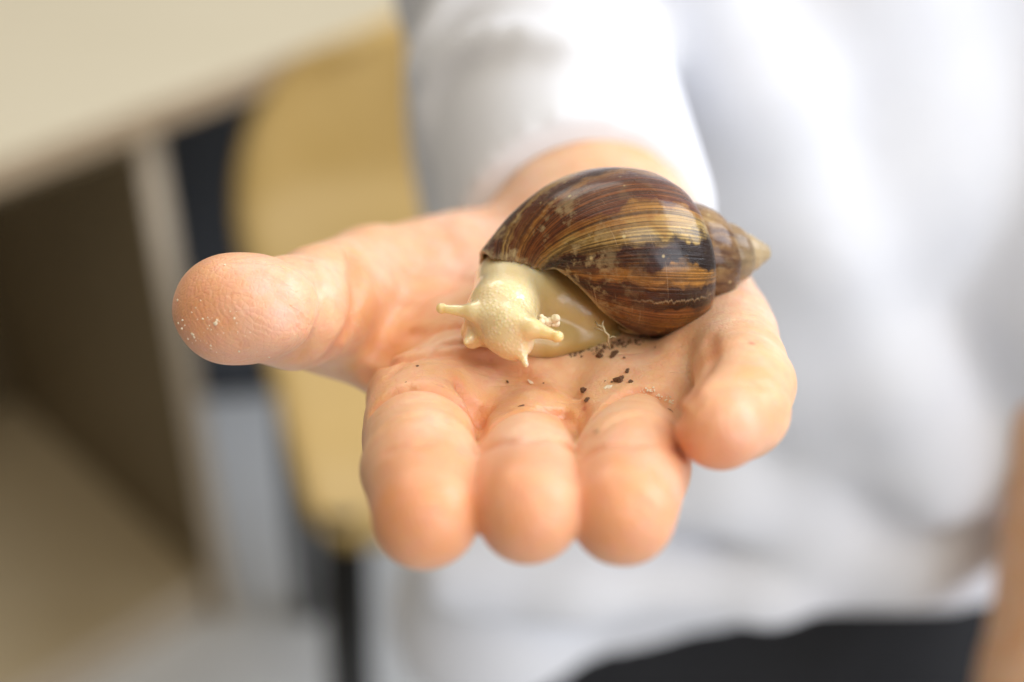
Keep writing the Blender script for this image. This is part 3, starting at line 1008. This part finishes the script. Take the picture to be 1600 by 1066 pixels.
G = 'soil crumbs scattered on the palm'
bit('soil_crumb', 968, 599, 15, M_soil, 1, 'biggest dark soil crumb, beside the pale flake at the base of the ring finger', 'crumb', G, .8)
bit('soil_crumb', 973, 594, 9, M_soil, 2, 'dark crumb touching the far side of the biggest soil crumb', 'crumb', G, .8)
bit('soil_crumb', 986, 600, 9, M_soil, 3, 'dark crumb just right of the biggest soil crumb', 'crumb', G, .6, 1.4, .5)
bit('soil_crumb', 938, 559, 13, M_soil, 4, 'shiny dark crumb on the palm just in front of the dry root', 'crumb', G, .8)
bit('soil_crumb', 959, 556, 14, M_soil, 5, 'long hooked dark crumb right under the rim of the shell', 'crumb', G, .5, 2.0, .6)
bit('soil_crumb', 981, 583, 9, M_soil, 6, 'narrow dark crumb between the shell and the biggest soil crumb', 'crumb', G, .5, 1.6, .3)
bit('soil_crumb', 914, 613, 13, M_soil, 7, 'dark crumb in the cleft above the gap of middle and ring finger', 'crumb', G, .7, 1.3, 1.4)
bit('soil_crumb', 917, 625, 10, M_soil, 8, 'narrow dark crumb lying deepest in the cleft between middle and ring finger', 'crumb', G, .5, 1.6, -.6)
bit('soil_crumb', 815, 638, 12, M_soil, 9, 'reddish brown crumb on the crease at the base of the middle finger', 'crumb', G, .6, 1.3)
bit('soil_crumb', 870, 630, 8, M_soil, 10, 'small dark crumb on the palm behind the middle finger', 'crumb', G, .5, 1.5)
bit('soil_crumb', 857, 675, 11, M_soil, 11, 'blurred brown smear of soil on the middle finger', 'crumb', G, .3, 1.8)
bit('soil_crumb', 962, 652, 10, M_soil, 12, 'brown crumb on the second crease of the ring finger, nearer its middle', 'crumb', G, .4, 1.5, .5)
bit('soil_crumb', 949, 658, 9, M_soil, 13, 'brown crumb on the second crease of the ring finger, between two others', 'crumb', G, .4, 1.3, .5)
bit('soil_crumb', 932, 676, 11, M_soil, 14, 'brown crumb at the left edge of the ring finger', 'crumb', G, .4, 1.5, .6)
bit('soil_crumb', 1047, 646, 11, M_soil, 15, 'brown crumb beside the peeling skin next to the little finger', 'crumb', G, .4, 1.4)
for q, (px, py, sz, lb) in enumerate([
        (946, 598, 5, 'tiny dark speck at the far left of the row beside the biggest soil crumb'), (956, 598, 5, 'tiny dark speck between the pale flake and the biggest soil crumb'),
        (975, 563, 5, 'tiny dark speck just right of the long hooked crumb'), (1025, 544, 5, 'lone tiny dark speck on the palm right of the shell underside'),
        (849, 600, 4, 'lone tiny dark speck on the palm right of the small pale flake'), (652, 573, 5, 'lone tiny dark speck on the palm between thumb and snail head'),
        (635, 602, 4, 'lone tiny dark speck just above the crease of the index finger'), (793, 597, 5, 'lone tiny dark speck on the palm straight below the snail head')]):
    bit('soil_crumb', px, py, sz, M_soil, 30 + q, lb, 'crumb', G, .6, 1.2, q)
bit('pale_flake', 951, 606, 15, M_flake, 21, 'pale flat flake beside the biggest soil crumb', 'flake', None, .16, 1.3, 0.2)
bit('pale_flake', 829, 602, 9, M_flake, 22, 'small pale flake on the palm in front of the snail head', 'flake', None, .2, 1.6, 0.2)

# fine pale dust sticking to the thumb tip and the ragged skin on the ring finger
def dust(name, spots, mat, label, cat):
    bm = bmesh.new()
    for px, py, sz in spots:
        P, n = skin_hit(px, py)
        t = float((P - CAM) @ FW); r = sz * .5 * t / FPX
        c = bmesh.ops.create_icosphere(bm, subdivisions=1, radius=1.0)['verts']
        q = Vector(n).to_track_quat('Z', 'Y').to_matrix() @ Matrix.Rotation(rng.uniform(0, 6.28), 3, 'Z')
        for v in c:
            k = rng.uniform(.6, 1.35)
            v.co = Vector(P + n * r * .2) + q @ Vector((v.co.x * k * r * 1.2, v.co.y * k * r, v.co.z * k * r * .5))
    m = bpy.data.meshes.new(name); bm.to_mesh(m); bm.free()
    return tag(link_mesh(name, m, mat, smooth=False), label, cat, kind='stuff')

sp = [(337, 505, 10), (340, 500, 6), (302, 522, 8), (306, 525, 5), (286, 500, 5), (281, 504, 6), (287, 512, 6), (291, 508, 4), (296, 528, 4), (367, 497, 5), (300, 488, 4),
      (318, 498, 5), (325, 496, 4), (314, 470, 3), (306, 481, 4), (374, 546, 4), (391, 519, 3), (372, 518, 3), (350, 520, 3), (420, 556, 3), (280, 470, 6), (283, 447, 7), (352, 417, 5), (330, 540, 4)]
for q in range(46):
    sp.append((300 + abs(rng.normal(0, 55)), 515 + rng.normal(0, 22), rng.uniform(1.2, 3.0)))
sp = [(p[0], p[1], p[2] * .72) for p in sp if ((p[0] - 372) / 95) ** 2 + ((p[1] - 487) / 80) ** 2 < 1.0]
dust('skin_flakes', sp, M_flake, 'fine pale flakes stuck to the tip of the thumb', 'flakes')
sp = []
for q in range(60):
    a = rng.uniform(0, 1)
    sp.append((1000 + 62 * a + rng.normal(0, 3), 608 + 34 * a ** 1.6 + rng.normal(0, 4), rng.uniform(1.5, 4)))
dust('peeling_skin', sp, M_flake, 'whitish peeling skin on the crease at the base of the ring finger', 'flakes')
sp = []
for q in range(170):
    px = rng.uniform(890, 1005); py = 553 - (px - 890) * .17 + rng.normal(0, 4.0)
    sp.append((px, py, rng.uniform(2, 6)))
dust('soil', sp, M_soil, 'damp dark soil clinging along the underside of the shell', 'soil')

# the crumb the snail eats and the dry root
def lump(name, P, r, seed, mat, label, cat):
    bm = bmesh.new()
    rr = random.Random(seed)
    for q in range(26):
        vs = bmesh.ops.create_icosphere(bm, subdivisions=2, radius=r * rr.uniform(.18, .42))['verts']
        bmesh.ops.translate(bm, verts=vs, vec=P + np.array([rr.uniform(-.75, .75) * r, rr.uniform(-.4, .4) * r, rr.uniform(-.4, .4) * r]))
    m = bpy.data.meshes.new(name); bm.to_mesh(m); bm.free()
    o = link_mesh(name, m, mat)
    return tag(o, label, cat)
lump('food_crumb', at(857, 503, .2530), .0019, 3, M_crumb, 'lumpy cream crumb behind the right eye stalk of the snail', 'crumb')
lump('food_crumb', at(829, 492, .2540), .0006, 5, M_crumb, 'tiny cream crumb on the neck of the snail', 'crumb')
rt = tag(empty('dry_root', at(945, 530, .262)), 'pale dry root fibre hanging from the front rim of the shell', 'root')
tube('fibre', [at(930, 503, .2590), at(935, 509, .2572), at(943, 512, .2562), at(945, 519, .2558), at(951, 524, .2560), at(950, 534, .2566), at(954, 545, .2580)], [.00012, .0002, .00024, .00022, .0002, .00017, .0001], M_root, rt, 7)
tube('fibre', [at(943, 502, .2580), at(941, 507, .2570), at(944, 514, .2562)], [.00009, .00014, .00016], M_root, rt, 7)
tube('fibre', [at(928, 513, .2575), at(935, 514, .2566), at(942, 517, .2560)], [.00008, .00012, .00014], M_root, rt, 7)
tube('fibre', [at(962, 527, .2575), at(957, 526, .2566), at(951, 529, .2562)], [.00008, .00012, .00012], M_root, rt, 7)
